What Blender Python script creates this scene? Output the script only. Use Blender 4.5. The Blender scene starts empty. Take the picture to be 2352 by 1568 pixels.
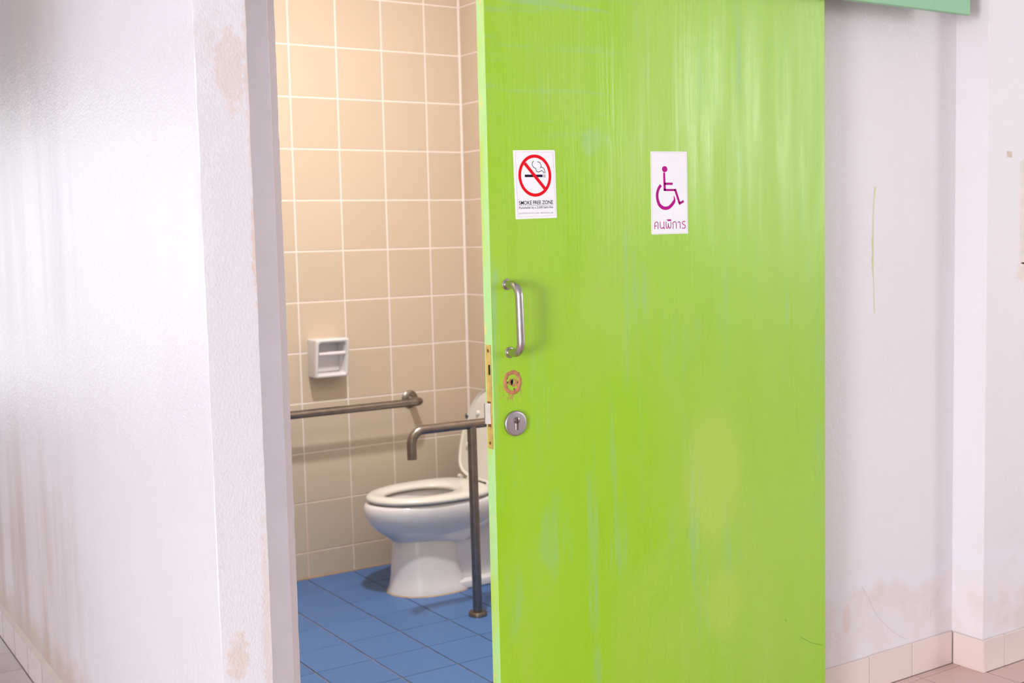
import bpy, bmesh, math, random
from mathutils import Vector, Matrix, noise as mnoise

random.seed(7)
SC = bpy.context.scene
COL = SC.collection

# ------------------------------------------------------------------ camera
F_PX, IMG_W, IMG_H = 2767.288, 2352, 1568
CAM_Z = 1.34425
R_ = Vector((0.838313, -0.544684, -0.023464))
U_ = Vector((0.066462, 0.059383, 0.996020))
F_ = Vector((0.541123, 0.836536, -0.085983))
cam_data = bpy.data.cameras.new('camera')
cam_data.sensor_fit = 'HORIZONTAL'
cam_data.sensor_width = 36.0
cam_data.lens = F_PX / IMG_W * 36.0
cam_data.clip_start = 0.05
cam_data.dof.use_dof = True
cam_data.dof.focus_distance = 2.78
cam_data.dof.aperture_fstop = 4.5
cam = bpy.data.objects.new('camera', cam_data)
COL.objects.link(cam)
B_ = -F_
cam.matrix_world = Matrix(((R_.x, U_.x, B_.x, 0), (R_.y, U_.y, B_.y, 0), (R_.z, U_.z, B_.z, CAM_Z), (0, 0, 0, 1)))
SC.camera = cam

# ------------------------------------------------------------------ daylight, bathroom lamp, exposure
world = bpy.data.worlds.new('overcast_daylight')
SC.world = world
world.use_nodes = True
bg = world.node_tree.nodes['Background']
bg.inputs[0].default_value = (0.92, 0.965, 1.0, 1)
bg.inputs[1].default_value = 1.95

def area_light(name, loc, sx, sy, power, color, rot=(0, 0, 0)):
    d = bpy.data.lights.new(name, 'AREA')
    d.shape = 'RECTANGLE'; d.size = sx; d.size_y = sy
    d.energy = power; d.color = color
    o = bpy.data.objects.new(name, d); COL.objects.link(o)
    o.location = loc; o.rotation_euler = rot
    return o
area_light('bathroom_ceiling_lamp', (1.60, 3.02, 2.80), 0.14, 0.14, 50, (1.0, 0.975, 0.96))
# added area lights for daylight, set at guessed, unseen openings of the hall
area_light('daylight_added_side', (-5.98, -1.5, 1.15), 2.2, 1.6, 455, (0.93, 0.97, 1.0), (0, -math.pi / 2, 0))
area_light('daylight_added_back', (7.4, -2.98, 2.25), 1.7, 1.3, 102, (0.95, 0.98, 1.0), (math.pi / 2, 0, 0))
area_light('daylight_added_far', (-0.4, 9.48, 1.3), 1.6, 2.1, 26, (0.93, 0.97, 1.0), (-math.pi / 2, 0, 0))

vs = SC.view_settings
vs.view_transform = 'Standard'; vs.look = 'None'; vs.exposure = 0.0; vs.gamma = 1.0
vs.use_curve_mapping = False

# ------------------------------------------------------------------ measured places (metres)
ZO = -0.0424            # corridor floor
XL = 0.7427             # outer face of the bathroom's side wall
Y_END = 2.20            # front end of that wall
X_IN = 0.846            # its inner face
YW = 2.4033             # wall the door slides along
XP, YP = 3.2038, 2.2892 # projecting wall at the right
YB = 4.4312             # tiled wall behind the toilet
XC = 2.6384             # tiled wall at the toilet's back
YD = 2.303              # front of the sliding door
DT = 0.033
XD0, XD1 = 1.436, 2.515
CEIL = 3.45

def ray(px, py):
    return R_ * ((px - IMG_W / 2) / F_PX) - U_ * ((py - IMG_H / 2) / F_PX) + F_
def hit(px, py, ax, v):
    d = ray(px, py); o = Vector((0, 0, CAM_Z))
    return o + d * ((v - o[ax]) / d[ax])

# ------------------------------------------------------------------ helpers
def lin(c):
    return tuple(((v / 255) / 12.92 if v / 255 <= 0.04045 else (((v / 255) + 0.055) / 1.055) ** 2.4) for v in c) + (1,)

class NT:
    """small wrapper for building shader node trees"""
    def __init__(self, name):
        self.m = bpy.data.materials.new(name); self.m.use_nodes = True
        self.t = self.m.node_tree; self.b = self.t.nodes['Principled BSDF']
    def n(self, typ, **kw):
        o = self.t.nodes.new(typ)
        for k, v in kw.items(): setattr(o, k, v)
        return o
    def l(self, a, b): self.t.links.new(a, b)
    def pos(self, scale=(1, 1, 1), obj=False):
        if obj:
            src = self.n('ShaderNodeTexCoord').outputs['Object']
        else:
            src = self.n('ShaderNodeNewGeometry').outputs['Position']
        mp = self.n('ShaderNodeMapping'); mp.inputs['Scale'].default_value = scale
        self.l(src, mp.inputs['Vector']); return mp.outputs[0]
    def noise(self, scale, sc3=(1, 1, 1), detail=4, rough=0.55, dist=0.0, obj=False):
        o = self.n('ShaderNodeTexNoise'); o.inputs['Scale'].default_value = scale
        o.inputs['Detail'].default_value = detail; o.inputs['Roughness'].default_value = rough
        o.inputs['Distortion'].default_value = dist
        self.l(self.pos(sc3, obj), o.inputs['Vector']); return o.outputs['Fac']
    def ramp(self, fac, p0, p1, v0=0.0, v1=1.0):
        o = self.n('ShaderNodeMapRange'); o.interpolation_type = 'SMOOTHSTEP'
        self.l(fac, o.inputs[0])
        for i, v in enumerate((p0, p1, v0, v1)): o.inputs[i + 1].default_value = v
        return o.outputs[0]
    def math(self, op, a, b=None):
        o = self.n('ShaderNodeMath', operation=op)
        for i, v in enumerate((a, b)):
            if v is None: continue
            if isinstance(v, (int, float)): o.inputs[i].default_value = v
            else: self.l(v, o.inputs[i])
        return o.outputs[0]
    def mix(self, fac, a, b):
        o = self.n('ShaderNodeMix', data_type='RGBA')
        if isinstance(fac, (int, float)): o.inputs[0].default_value = fac
        else: self.l(fac, o.inputs[0])
        for i, v in ((6, a), (7, b)):
            if isinstance(v, tuple): o.inputs[i].default_value = v
            else: self.l(v, o.inputs[i])
        return o.outputs[2]
    def axis(self, i):
        s = self.n('ShaderNodeSeparateXYZ')
        self.l(self.n('ShaderNodeNewGeometry').outputs['Position'], s.inputs[0]); return s.outputs[i]
    def blob(self, c, r, wob=0.35, scale=14):
        """soft-edged spot around a world point: 1 inside, 0 outside, ragged by noise"""
        v = self.n('ShaderNodeVectorMath', operation='SUBTRACT')
        self.l(self.n('ShaderNodeNewGeometry').outputs['Position'], v.inputs[0]); v.inputs[1].default_value = c
        d = self.n('ShaderNodeVectorMath', operation='DIVIDE')
        self.l(v.outputs[0], d.inputs[0]); d.inputs[1].default_value = r
        ln = self.n('ShaderNodeVectorMath', operation='LENGTH'); self.l(d.outputs[0], ln.inputs[0])
        nz = self.math('MULTIPLY', self.math('SUBTRACT', self.noise(scale), 0.5), wob * 3)
        return self.ramp(self.math('ADD', ln.outputs['Value'], nz), 1.15, 0.55)
    def color(self, c):
        if isinstance(c, tuple): self.b.inputs['Base Color'].default_value = c
        else: self.l(c, self.b.inputs['Base Color'])
    def rough(self, r):
        if isinstance(r, (int, float)): self.b.inputs['Roughness'].default_value = r
        else: self.l(r, self.b.inputs['Roughness'])
    def bump(self, h, strength=0.2, dist=0.002):
        o = self.n('ShaderNodeBump'); o.inputs['Strength'].default_value = strength; o.inputs['Distance'].default_value = dist
        self.l(h, o.inputs['Height']); self.l(o.outputs[0], self.b.inputs['Normal'])

def plain(name, c, rough=0.5, metal=0.0, var=0.06, nscale=12, spec=0.5, coat=0.0):
    t = NT(name)
    a = lin(c); k = 1 - var * 2
    b = (a[0] * k, a[1] * k, a[2] * k, 1)
    t.color(t.mix(t.ramp(t.noise(nscale), 0.3, 0.7), b, a))
    t.rough(rough); t.b.inputs['Metallic'].default_value = metal
    t.b.inputs['Specular IOR Level'].default_value = spec
    t.b.inputs['Coat Weight'].default_value = coat
    return t.m

def new_obj(name, me, mat=None, parent=None, smooth=False):
    o = bpy.data.objects.new(name, me); COL.objects.link(o)
    if mat is not None and not me.materials: me.materials.append(mat)
    if parent is not None: o.parent = parent
    if smooth:
        for p in me.polygons: p.use_smooth = True
    return o

def bm_obj(name, bm, mat=None, parent=None, smooth=False, angle=None):
    bmesh.ops.recalc_face_normals(bm, faces=bm.faces)
    me = bpy.data.meshes.new(name); bm.to_mesh(me); bm.free()
    o = new_obj(name, me, mat, parent, smooth or angle is not None)
    if angle is not None:
        try: me.set_sharp_from_angle(angle=math.radians(angle))
        except Exception: pass
    return o

def tag(o, label, cat=None, group=None, kind=None):
    o['label'] = label
    if cat: o['category'] = cat
    if group: o['group'] = group
    if kind: o['kind'] = kind
    return o

def empty(name, loc=(0, 0, 0)):
    o = bpy.data.objects.new(name, None); COL.objects.link(o); o.location = loc
    o.empty_display_size = 0.1
    return o

def keep(parent):
    """children are modelled in world coordinates; the parent sits at the thing's base"""
    inv = Matrix.Translation(parent.location).inverted()
    for c in COL.objects:
        if c.parent == parent: c.matrix_parent_inverse = inv

def add_box(bm, a, b, bevel=0.0, seg=2):
    v = [bm.verts.new((x, y, z)) for x in (a[0], b[0]) for y in (a[1], b[1]) for z in (a[2], b[2])]
    fs = [bm.faces.new([v[i] for i in f]) for f in ((0, 1, 3, 2), (4, 6, 7, 5), (0, 4, 5, 1), (2, 3, 7, 6), (0, 2, 6, 4), (1, 5, 7, 3))]
    if bevel:
        es = list({e for f in fs for e in f.edges})
        bmesh.ops.bevel(bm, geom=es, offset=bevel, segments=seg, affect='EDGES', profile=0.5)
    return fs

def box(name, a, b, mat, parent=None, bevel=0.0, seg=2):
    bm = bmesh.new(); add_box(bm, a, b, bevel, seg)
    return bm_obj(name, bm, mat, parent, angle=35 if bevel else None)

def fillet(pts, r, n=8):
    pts = [Vector(p) for p in pts]; out = [pts[0]]
    for i in range(1, len(pts) - 1):
        p, a, b = pts[i], (pts[i - 1] - pts[i]).normalized(), (pts[i + 1] - pts[i]).normalized()
        ang = a.angle(b); t = r / math.tan(ang / 2)
        c = p + (a + b).normalized() * (r / math.sin(ang / 2))
        s, e = p + a * t - c, p + b * t - c
        for k in range(n + 1):
            out.append(c + s.slerp(e, k / n).normalized() * r)
    out.append(pts[-1]); return out

def add_tube(bm, pts, rad, n=20, cap=True):
    pts = [Vector(p) for p in pts]; rings = []
    t0 = (pts[1] - pts[0]).normalized()
    ref = Vector((0, 0, 1)) if abs(t0.z) < 0.9 else Vector((1, 0, 0))
    u = (ref - t0 * ref.dot(t0)).normalized()
    for i, p in enumerate(pts):
        t = (pts[min(i + 1, len(pts) - 1)] - pts[max(i - 1, 0)]).normalized()
        u = (u - t * u.dot(t)).normalized(); w = t.cross(u)
        r = rad[i] if isinstance(rad, (list, tuple)) else rad
        rings.append([bm.verts.new(p + (u * math.cos(a) + w * math.sin(a)) * r) for a in [2 * math.pi * k / n for k in range(n)]])
    for a, b in zip(rings, rings[1:]):
        for k in range(n): bm.faces.new((a[k], a[(k + 1) % n], b[(k + 1) % n], b[k]))
    if cap:
        bm.faces.new(rings[0]); bm.faces.new(rings[-1])
    return rings

def tube(name, pts, rad, mat, parent=None, n=20):
    bm = bmesh.new(); add_tube(bm, pts, rad, n)
    return bm_obj(name, bm, mat, parent, angle=40)

def loft(bm, rings, cap0=False, cap1=False):
    vr = [[bm.verts.new(p) for p in r] for r in rings]; n = len(vr[0])
    for a, b in zip(vr, vr[1:]):
        for k in range(n): bm.faces.new((a[k], a[(k + 1) % n], b[(k + 1) % n], b[k]))
    if cap0: bm.faces.new(vr[0])
    if cap1: bm.faces.new(vr[-1])
    return vr

def disc_profile(name, c, axis, prof, mat, parent=None, n=32):
    """lathe: prof is (radius, distance along axis) pairs"""
    ax = Vector(axis).normalized(); ref = Vector((0, 0, 1)) if abs(ax.z) < 0.9 else Vector((1, 0, 0))
    u = ref.cross(ax).normalized(); w = ax.cross(u); c = Vector(c)
    bm = bmesh.new()
    loft(bm, [[c + ax * d + (u * math.cos(t) + w * math.sin(t)) * r for t in [2 * math.pi * k / n for k in range(n)]] for r, d in prof], True, True)
    return bm_obj(name, bm, mat, parent, angle=40)

def ribbon(bm, pts, w, closed=False, y=0.0, th=0.0):
    """flat stroke in a plane y = const (points are (x, z)); w may be a list"""
    P = [Vector((p[0], p[1])) for p in pts]; L, Rr = [], []
    n = len(P)
    for i in range(n):
        a = P[(i - 1) % n] if closed else P[max(i - 1, 0)]
        b = P[(i + 1) % n] if closed else P[min(i + 1, n - 1)]
        t = (b - a).normalized(); nn = Vector((-t.y, t.x))
        m = 1.0
        if 0 < i < n - 1 or closed:
            t1 = (P[i] - a).normalized(); m = 1 / max(0.5, abs(Vector((-t1.y, t1.x)).dot(nn)))
        ww = (w[i] if isinstance(w, (list, tuple)) else w) * 0.5 * m
        L.append(bm.verts.new((P[i].x + nn.x * ww, y, P[i].y + nn.y * ww)))
        Rr.append(bm.verts.new((P[i].x - nn.x * ww, y, P[i].y - nn.y * ww)))
    for i in range(n if closed else n - 1):
        j = (i + 1) % n
        bm.faces.new((L[i], L[j], Rr[j], Rr[i]))

def face_front(o):
    """make flat prints on the door face point at the corridor (-Y)"""
    for p in o.data.polygons:
        if p.normal.y > 0: p.flip()
    o.data.update(); return o

def spline(pts, n=6):
    out = []
    P = [Vector(p) for p in pts]
    for i in range(len(P) - 1):
        p0, p1, p2, p3 = P[max(i - 1, 0)], P[i], P[i + 1], P[min(i + 2, len(P) - 1)]
        for k in range(n):
            t = k / n
            out.append(0.5 * ((2 * p1) + (p2 - p0) * t + (2 * p0 - 5 * p1 + 4 * p2 - p3) * t * t + (3 * p1 - p0 - 3 * p2 + p3) * t ** 3))
    out.append(P[-1]); return out

# ------------------------------------------------------------------ materials
def wall_paint(name, base, dirt, gloss, dirty=None, extra=None, spec=0.5):
    t = NT(name)
    a = lin(base)
    patch = t.ramp(t.noise(2.2, detail=5), 0.42, 0.75)
    c = t.mix(t.math('MULTIPLY', patch, 0.35), a, lin(dirt))
    if extra: c = extra(t, c)
    t.color(c)
    t.rough(gloss); t.b.inputs['Specular IOR Level'].default_value = spec
    h = t.math('ADD', t.math('MULTIPLY', t.noise(210, (1, 1, .7), detail=2), 0.45), t.math('MULTIPLY', t.noise(38, detail=3), 0.65))
    t.bump(h, 0.6, 0.0045)
    return t.m

def left_extra(t, c):
    # brown damp streaks low down and far along the wall, grime with painted ceiling reflection high up, peeled spots on the front end
    streak = t.ramp(t.noise(7, (1, 1, 0.10), 5), 0.38, 0.66)
    zz, yy = t.axis(2), t.axis(1)
    low = t.math('MULTIPLY', t.ramp(zz, 1.05, 0.3), t.ramp(yy, 2.85, 3.9))
    c = t.mix(t.math('MULTIPLY', t.math('MULTIPLY', low, t.math('ADD', t.math('MULTIPLY', streak, .6), .4)), 0.88), c, lin((188, 165, 158)))
    foot = t.ramp(t.math('ADD', zz, t.math('MULTIPLY', t.noise(9), -0.22)), 0.10, -0.02)
    c = t.mix(t.math('MULTIPLY', foot, 0.6), c, lin((196, 166, 145)))
    high = t.math('MULTIPLY', t.ramp(t.math('ADD', zz, t.math('MULTIPLY', yy, 0.18)), 2.05, 2.65), t.ramp(yy, 2.7, 3.7))
    c = t.mix(t.math('MULTIPLY', high, 0.8), c, lin((176, 160, 154)))
    mid = t.math('MULTIPLY', t.math('MULTIPLY', t.ramp(yy, 3.0, 3.5), streak), t.ramp(zz, 0.9, 1.3))
    c = t.mix(t.math('MULTIPLY', mid, 0.32), c, lin((168, 166, 172)))
    for cc, rr, col, k in (((0.810, 2.2, 1.672), (0.034, 0.3, 0.085), (224, 192, 176), .45), ((0.768, 2.2, 1.72), (0.035, .3, .05), (222, 208, 208), .35),
                           ((0.776, 2.2, 0.545), (0.022, 0.3, 0.055), (222, 190, 168), .45), ((0.846, 2.2, 1.33), (0.010, 0.3, 0.10), (226, 194, 174), .6),
                           ((0.845, 2.2, 1.72), (0.008, 0.3, 0.35), (224, 200, 188), .4), ((0.838, 2.2, 0.6), (0.010, 0.3, 0.25), (222, 200, 188), .4)):
        c = t.mix(t.math('MULTIPLY', t.blob(cc, rr, 0.8, 55), k), c, lin(col))
    return c

def front_extra(t, c):
    # rising damp: a wavy pale tide line with warmer paint below it
    xx, zz = t.axis(0), t.axis(2)
    wav = t.math('ADD', zz, t.math('MULTIPLY', t.math('SUBTRACT', t.noise(4.5, (1, 1, 0)), 0.5), 0.28))
    below = t.ramp(wav, 0.30, 0.26)
    c = t.mix(t.math('MULTIPLY', below, t.ramp(t.noise(6), .35, .7, .0, .55)), c, lin((226, 200, 190)))
    tide = t.math('MULTIPLY', t.ramp(wav, 0.335, 0.305), t.ramp(wav, 0.255, 0.285))
    c = t.mix(t.math('MULTIPLY', tide, 0.55), c, lin((236, 232, 240)))
    c = t.mix(t.math('MULTIPLY', t.blob((2.715, 2.4, 0.19), (.02, .3, .05), .4, 25), .28), c, lin((228, 180, 156)))
    return c

M_wall_left = wall_paint('white_enamel_left', (229, 224, 229), (217, 208, 215), 0.38, extra=left_extra)
M_wall_front = wall_paint('pink_white_paint', (237, 230, 234), (231, 220, 222), 0.5, extra=front_extra)
M_wall_right = wall_paint('pink_white_paint_right', (237, 230, 234), (231, 220, 222), 0.45, extra=front_extra)
M_wall_plain = plain('white_plaster', (226, 228, 232), 0.7)
M_ceiling = plain('white_ceiling_paint', (226, 228, 230), 0.8)
M_frame = plain('lilac_grey_frame_paint', (246, 241, 250), 0.4, var=0.02)
M_frame_stop = wall_paint('mauve_cement_edge', (236, 224, 228), (222, 208, 210), 0.55)
def grout_mat():
    t = NT('pale_grout')
    dirt = t.math('MULTIPLY', t.ramp(t.axis(2), 0.75, 0.05), t.ramp(t.noise(6), .25, .6))
    t.color(t.mix(t.math('MULTIPLY', dirt, .8), lin((236, 225, 218)), lin((218, 184, 156)))); t.rough(0.75)
    return t.m
M_grout = grout_mat()
M_grout_floor = plain('dirty_floor_grout', (182, 164, 150), 0.8, var=0.3, nscale=7)
M_grout_out = plain('grey_brown_grout', (176, 154, 148), 0.8, var=0.15, nscale=20)

def tile_mat(name, c, var, rough, nscale=3.0, speck=0.0, speckc=(0, 0, 0), bump=0.0):
    t = NT(name)
    info = t.n('ShaderNodeObjectInfo')
    a = lin(c)
    k0, k1 = 1 - var, 1 + var * 0.3
    lo = tuple(v * k0 for v in a[:3]) + (1,); hi = tuple(min(1, v * k1) for v in a[:3]) + (1,)
    col = t.mix(info.outputs['Random'], lo, hi)
    col = t.mix(t.math('MULTIPLY', t.ramp(t.noise(nscale), 0.35, 0.7), 0.12), col, tuple(v * 0.85 for v in a[:3]) + (1,))
    if speck: col = t.mix(t.math('MULTIPLY', t.ramp(t.noise(420, detail=1), 0.55, 0.7), speck), col, lin(speckc))
    t.color(col); t.rough(rough)
    if bump: t.bump(t.noise(300, detail=2), bump, 0.001)
    return t.m
M_tile = tile_mat('beige_glazed_tile', (206, 188, 167), 0.04, 0.22)
M_tile_blue = tile_mat('blue_matte_tile', (76, 114, 170), 0.09, 0.5, 6, 0.35, (120, 150, 190), 0.25)
M_skirt = tile_mat('pink_skirting_tile', (238, 216, 210), 0.06, 0.3)
M_skirt_dirty = tile_mat('dusty_pink_skirting_tile', (205, 186, 186), 0.08, 0.28, 9)
M_floor_tile = tile_mat('pink_floor_tile', (222, 190, 182), 0.07, 0.35, 9)
M_floor_grimy = tile_mat('grimy_floor_tile', (196, 178, 176), 0.12, 0.3, 11)
M_floor_brown = tile_mat('brown_floor_tile', (150, 104, 86), 0.06, 0.4)

def floor_slab_mat():
    t = NT('tiled_slab')
    br = t.n('ShaderNodeTexBrick'); br.offset = 0.0
    br.inputs['Scale'].default_value = 1.0; br.inputs['Brick Width'].default_value = 0.2; br.inputs['Row Height'].default_value = 0.2
    br.inputs['Mortar Size'].default_value = 0.004
    br.inputs['Color1'].default_value = lin((206, 182, 176)); br.inputs['Color2'].default_value = lin((200, 176, 170)); br.inputs['Mortar'].default_value = lin((150, 126, 118))
    mp = t.n('ShaderNodeMapping'); mp.inputs['Location'].default_value = (0.19, 0.035, 0)
    t.l(t.n('ShaderNodeNewGeometry').outputs['Position'], mp.inputs[0]); t.l(mp.outputs[0], br.inputs['Vector'])
    t.color(br.outputs['Color']); t.rough(0.4)
    return t.m
M_floor_slab = floor_slab_mat()
M_ground = plain('pale_concrete_yard', (206, 200, 190), 0.8, nscale=0.6)

def door_mat():
    t = NT('lime_green_brushed_paint')
    lime = lin((158, 206, 24)); soft = lin((168, 206, 66)); blue = lin((152, 200, 132)); yel = lin((186, 212, 84))
    xx, zz = t.axis(0), t.axis(2)
    big = t.ramp(t.noise(2.6, (1, 1, 0.55), 4, 0.6, 0.6), 0.36, 0.66)
    c = t.mix(t.math('MULTIPLY', big, 0.85), lime, soft)
    right = t.ramp(xx, 1.75, 2.4)
    c = t.mix(t.math('MULTIPLY', right, 0.55), c, lin((166, 205, 84)))
    vert = t.ramp(t.noise(15, (1.6, 1, 0.09), 5, 0.65), 0.52, 0.74)
    patchy = t.ramp(t.noise(4.2, (1, 1, 0.6), 3, 0.5), 0.47, 0.62)
    c = t.mix(t.math('MULTIPLY', t.math('MULTIPLY', vert, patchy), 0.8), c, blue)
    hor = t.ramp(t.noise(15, (0.12, 1, 1.7), 5, 0.65), 0.54, 0.74)
    top = t.math('MULTIPLY', t.ramp(zz, 1.5, 1.62), t.ramp(xx, 2.0, 1.6))
    c = t.mix(t.math('MULTIPLY', t.math('MULTIPLY', hor, top), 0.8), c, blue)
    for cc, rr, k in (((1.735, YD, 1.565), (.055, .3, .035), .45), ((1.70, YD, 1.87), (.075, .3, .006), .6), ((1.46, YD, 0.82), (.03, .3, .09), .5),
                      ((1.455, YD, 1.255), (.010, .3, .02), .6), ((1.60, YD, 0.64), (.05, .3, .10), .35), ((1.475, YD, 0.5), (.03, .3, .12), .35)):
        c = t.mix(t.math('MULTIPLY', t.blob(cc, rr, 0.5, 22), t.math('MULTIPLY', t.ramp(t.noise(22, (1.6, 1, 0.12), 4), .38, .62), k)), c, blue)
    # two lighter touched-up patches low on the leaf
    for cc, rr, k in (((2.10, YD, 0.71), (.11, .3, .20), .55), ((2.13, YD, 0.38), (.075, .3, .10), .45)):
        c = t.mix(t.math('MULTIPLY', t.blob(cc, rr, 0.10, 6), k), c, yel)
    # worn bare wood round the missing lock rose
    scuff = t.math('MULTIPLY', t.blob((1.483, YD, 0.995), (.032, .3, .034), 0.5, 60), t.ramp(t.noise(170, (1, 1, .5), 3), .5, .6))
    c = t.mix(t.math('MULTIPLY', scuff, 0.8), c, lin((184, 128, 88)))
    # the narrow edge is coloured paler
    nrm = t.n('ShaderNodeSeparateXYZ'); t.l(t.n('ShaderNodeNewGeometry').outputs['True Normal'], nrm.inputs[0])
    edge = t.ramp(nrm.outputs[0], -0.5, -0.9)
    ec = t.mix(t.ramp(t.noise(9, (1, 1, .35), 3), .40, .62), lin((176, 222, 150)), lin((184, 214, 84)))
    ec = t.mix(t.ramp(t.noise(26, (1, 1, .8), 3), .62, .7), ec, lin((214, 214, 130)))
    c = t.mix(edge, c, ec)
    t.color(c)
    t.rough(t.ramp(t.noise(12, (1.6, 1, .12), 3), .3, .7, 0.24, 0.40))
    h = t.math('ADD', t.math('MULTIPLY', t.noise(60, (1.5, 1, 0.06), 4), 0.7), t.math('MULTIPLY', t.noise(24, detail=2), 0.5))
    t.bump(h, 0.25, 0.003)
    return t.m
M_door = door_mat()
M_fascia = plain('mint_green_gloss_paint', (138, 192, 146), 0.3, var=0.04, nscale=4)
M_steel = plain('brushed_steel', (196, 188, 186), 0.26, 1.0, 0.05, 30)
M_bar = plain('dull_grab_bar_steel', (150, 140, 132), 0.30, 1.0, 0.10, 40)
M_escut = plain('satin_steel', (190, 180, 186), 0.38, 1.0, 0.06, 40)
M_dark = plain('hollow_shade_paint', (30, 20, 22), 0.8)  # near-black standing in for the shade inside holes and slots
M_putty = plain('bare_red_brown_wood', (203, 136, 92), 0.7, 0, 0.14, 90)
M_plate = plain('rusty_cream_lock_plate', (216, 186, 104), 0.5, 0.1, 0.14, 50)
M_screw = plain('rusty_screw', (134, 90, 66), 0.6, 0.4)
M_sticker = plain('white_vinyl', (252, 250, 253), 0.5, var=0.01, spec=0.25)
M_red = plain('red_print', (238, 16, 34), 0.6, var=0.01, spec=0.1)
M_ink = plain('dark_ink', (34, 28, 52), 0.6, var=0.01, spec=0.1)
M_grey_ink = plain('faint_grey_ink', (196, 190, 204), 0.6, var=0.01, spec=0.1)
M_pink_line = plain('pale_pink_print', (236, 208, 220), 0.6, var=0.01, spec=0.1)
M_magenta = plain('magenta_print', (188, 22, 140), 0.6, var=0.02, spec=0.1)
M_ceramic = plain('white_vitreous_china', (232, 228, 229), 0.10, var=0.02, spec=0.6, coat=0.4)
M_seat = plain('ivory_plastic', (230, 225, 216), 0.2, var=0.02)
M_water = plain('murky_water', (150, 140, 120), 0.05)
M_white_plastic = plain('white_glazed_ceramic', (224, 220, 222), 0.22, var=0.02)
M_lever = plain('dark_grey_lever', (92, 92, 98), 0.35, 0.6)
M_tape = plain('old_cream_tape', (240, 229, 220), 0.6, var=0.05, nscale=30)
M_tape_brown = plain('brown_tape_scrap', (226, 208, 192), 0.6, var=0.1, nscale=60)
M_yellow = plain('yellow_green_drip', (222, 217, 158), 0.4)
M_crack = plain('hairline_crack', (204, 194, 200), 0.8)
M_seal = plain('brown_edge_sealant', (200, 172, 148), 0.6, var=0.12, nscale=25)

# ------------------------------------------------------------------ corridor shell
def struct(o, label, cat):
    return tag(o, label, cat, kind='structure')

floor = box('floor', (-6.2, -6.0, ZO - 0.25), (9.0, 9.7, ZO - 0.002), M_floor_slab)
struct(floor, 'pink tiled corridor floor outside the toilet room', 'floor')
ground = box('ground', (-60, -60, ZO - 0.5), (60, 70, ZO - 0.26), M_ground)
struct(ground, 'pale concrete yard around the building', 'ground')
ceiling = box('ceiling', (-6.2, -6.0, CEIL), (9.0, 9.7, CEIL + 0.15), M_ceiling)
struct(ceiling, 'white painted ceiling slab over corridor and toilet', 'ceiling')

def wall_with_opening(name, axis, c0, c1, a0, a1, o0, o1, oz0, oz1, label):
    bm = bmesh.new()
    for p0, p1, z0, z1 in ((a0, o0, ZO - .002, CEIL), (o1, a1, ZO - .002, CEIL), (o0, o1, ZO - .002, oz0), (o0, o1, oz1, CEIL)):
        if p1 - p0 < .01 or z1 - z0 < .01: continue
        if axis == 'y': add_box(bm, (p0, c0, z0), (p1, c1, z1))
        else: add_box(bm, (c0, p0, z0), (c1, p1, z1))
    return struct(bm_obj(name, bm, M_wall_plain), label, 'wall')
wall_with_opening('wall_hall_back', 'y', -3.2, -3.0, -6.0, 9.0, 6.55, 8.25, 1.6, 2.9, 'unseen white hall wall behind the viewer, its high opening made up for the daylight')  # these unseen hall walls and openings are guessed to shape the daylight
wall_with_opening('wall_hall_side', 'x', -6.2, -6.0, -3.2, 9.7, -2.3, -0.7, ZO - .002, 2.25, 'unseen white hall wall left of the viewer, its doorway made up for the daylight')
wall_with_opening('wall_hall_end', 'y', 9.5, 9.7, -6.0, 9.0, -1.2, 0.4, 0.25, 2.35, 'unseen white end wall of the hall, its opening made up for the daylight')

def plaster_wall(name, x0, x1, y0, y1, z0, z1, mat, jit=0.0016, step=0.03):
    """a wall whose upright corners are slightly uneven like trowelled plaster"""
    bm = bmesh.new(); n = int((z1 - z0) / step); rings = []
    for i in range(n + 1):
        z = z0 + (z1 - z0) * i / n; r = []
        for px, py, dx, dy in ((x0, y0, 1, 1), (x1, y0, -1, 1), (x1, y1, -1, -1), (x0, y1, 1, -1)):
            j = abs(mnoise.noise(Vector((px * 3, py * 3, z * 21)))) * jit + mnoise.noise(Vector((px * 5, py * 2, z * 5))) * jit
            cc = 0.0009 + abs(mnoise.noise(Vector((py * 3, px * 3, z * 60 + 9)))) * jit * 1.2
            w = 0.02
            A = [(px, py + dy * w), (px + dx * j, py + dy * cc)]; B = [(px + dx * cc, py + dy * j * .6), (px + dx * w, py)]
            seq = A + B if dx * dy > 0 else B[::-1] + A[::-1]
            r += [Vector((q[0], q[1], z)) for q in seq]
        rings.append(r)
    loft(bm, rings, True, True)
    return bm_obj(name, bm, mat)

wall_left = plaster_wall('wall_left', XL, X_IN, Y_END, 6.6, ZO - 0.002, CEIL, M_wall_left)
struct(wall_left, 'glossy white side wall with damp streaks and chipped front end', 'wall')
wall_front = box('wall_front', (1.92, YW, ZO - 0.002), (XP + 0.02, YW + 0.10, CEIL), M_wall_front)
struct(wall_front, 'pinkish white wall behind the sliding door with rising damp', 'wall')
lintel = box('wall_lintel', (X_IN, YW, 2.02), (1.92, YW + 0.10, CEIL), M_wall_front)
struct(lintel, 'white wall above the toilet doorway', 'wall')
wall_right = plaster_wall('wall_right', XP, 6.2, YP, YW + 0.1, ZO - 0.002, CEIL, M_wall_right, 0.0012)
struct(wall_right, 'projecting white wall at the far right with tape remnants', 'wall')

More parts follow.
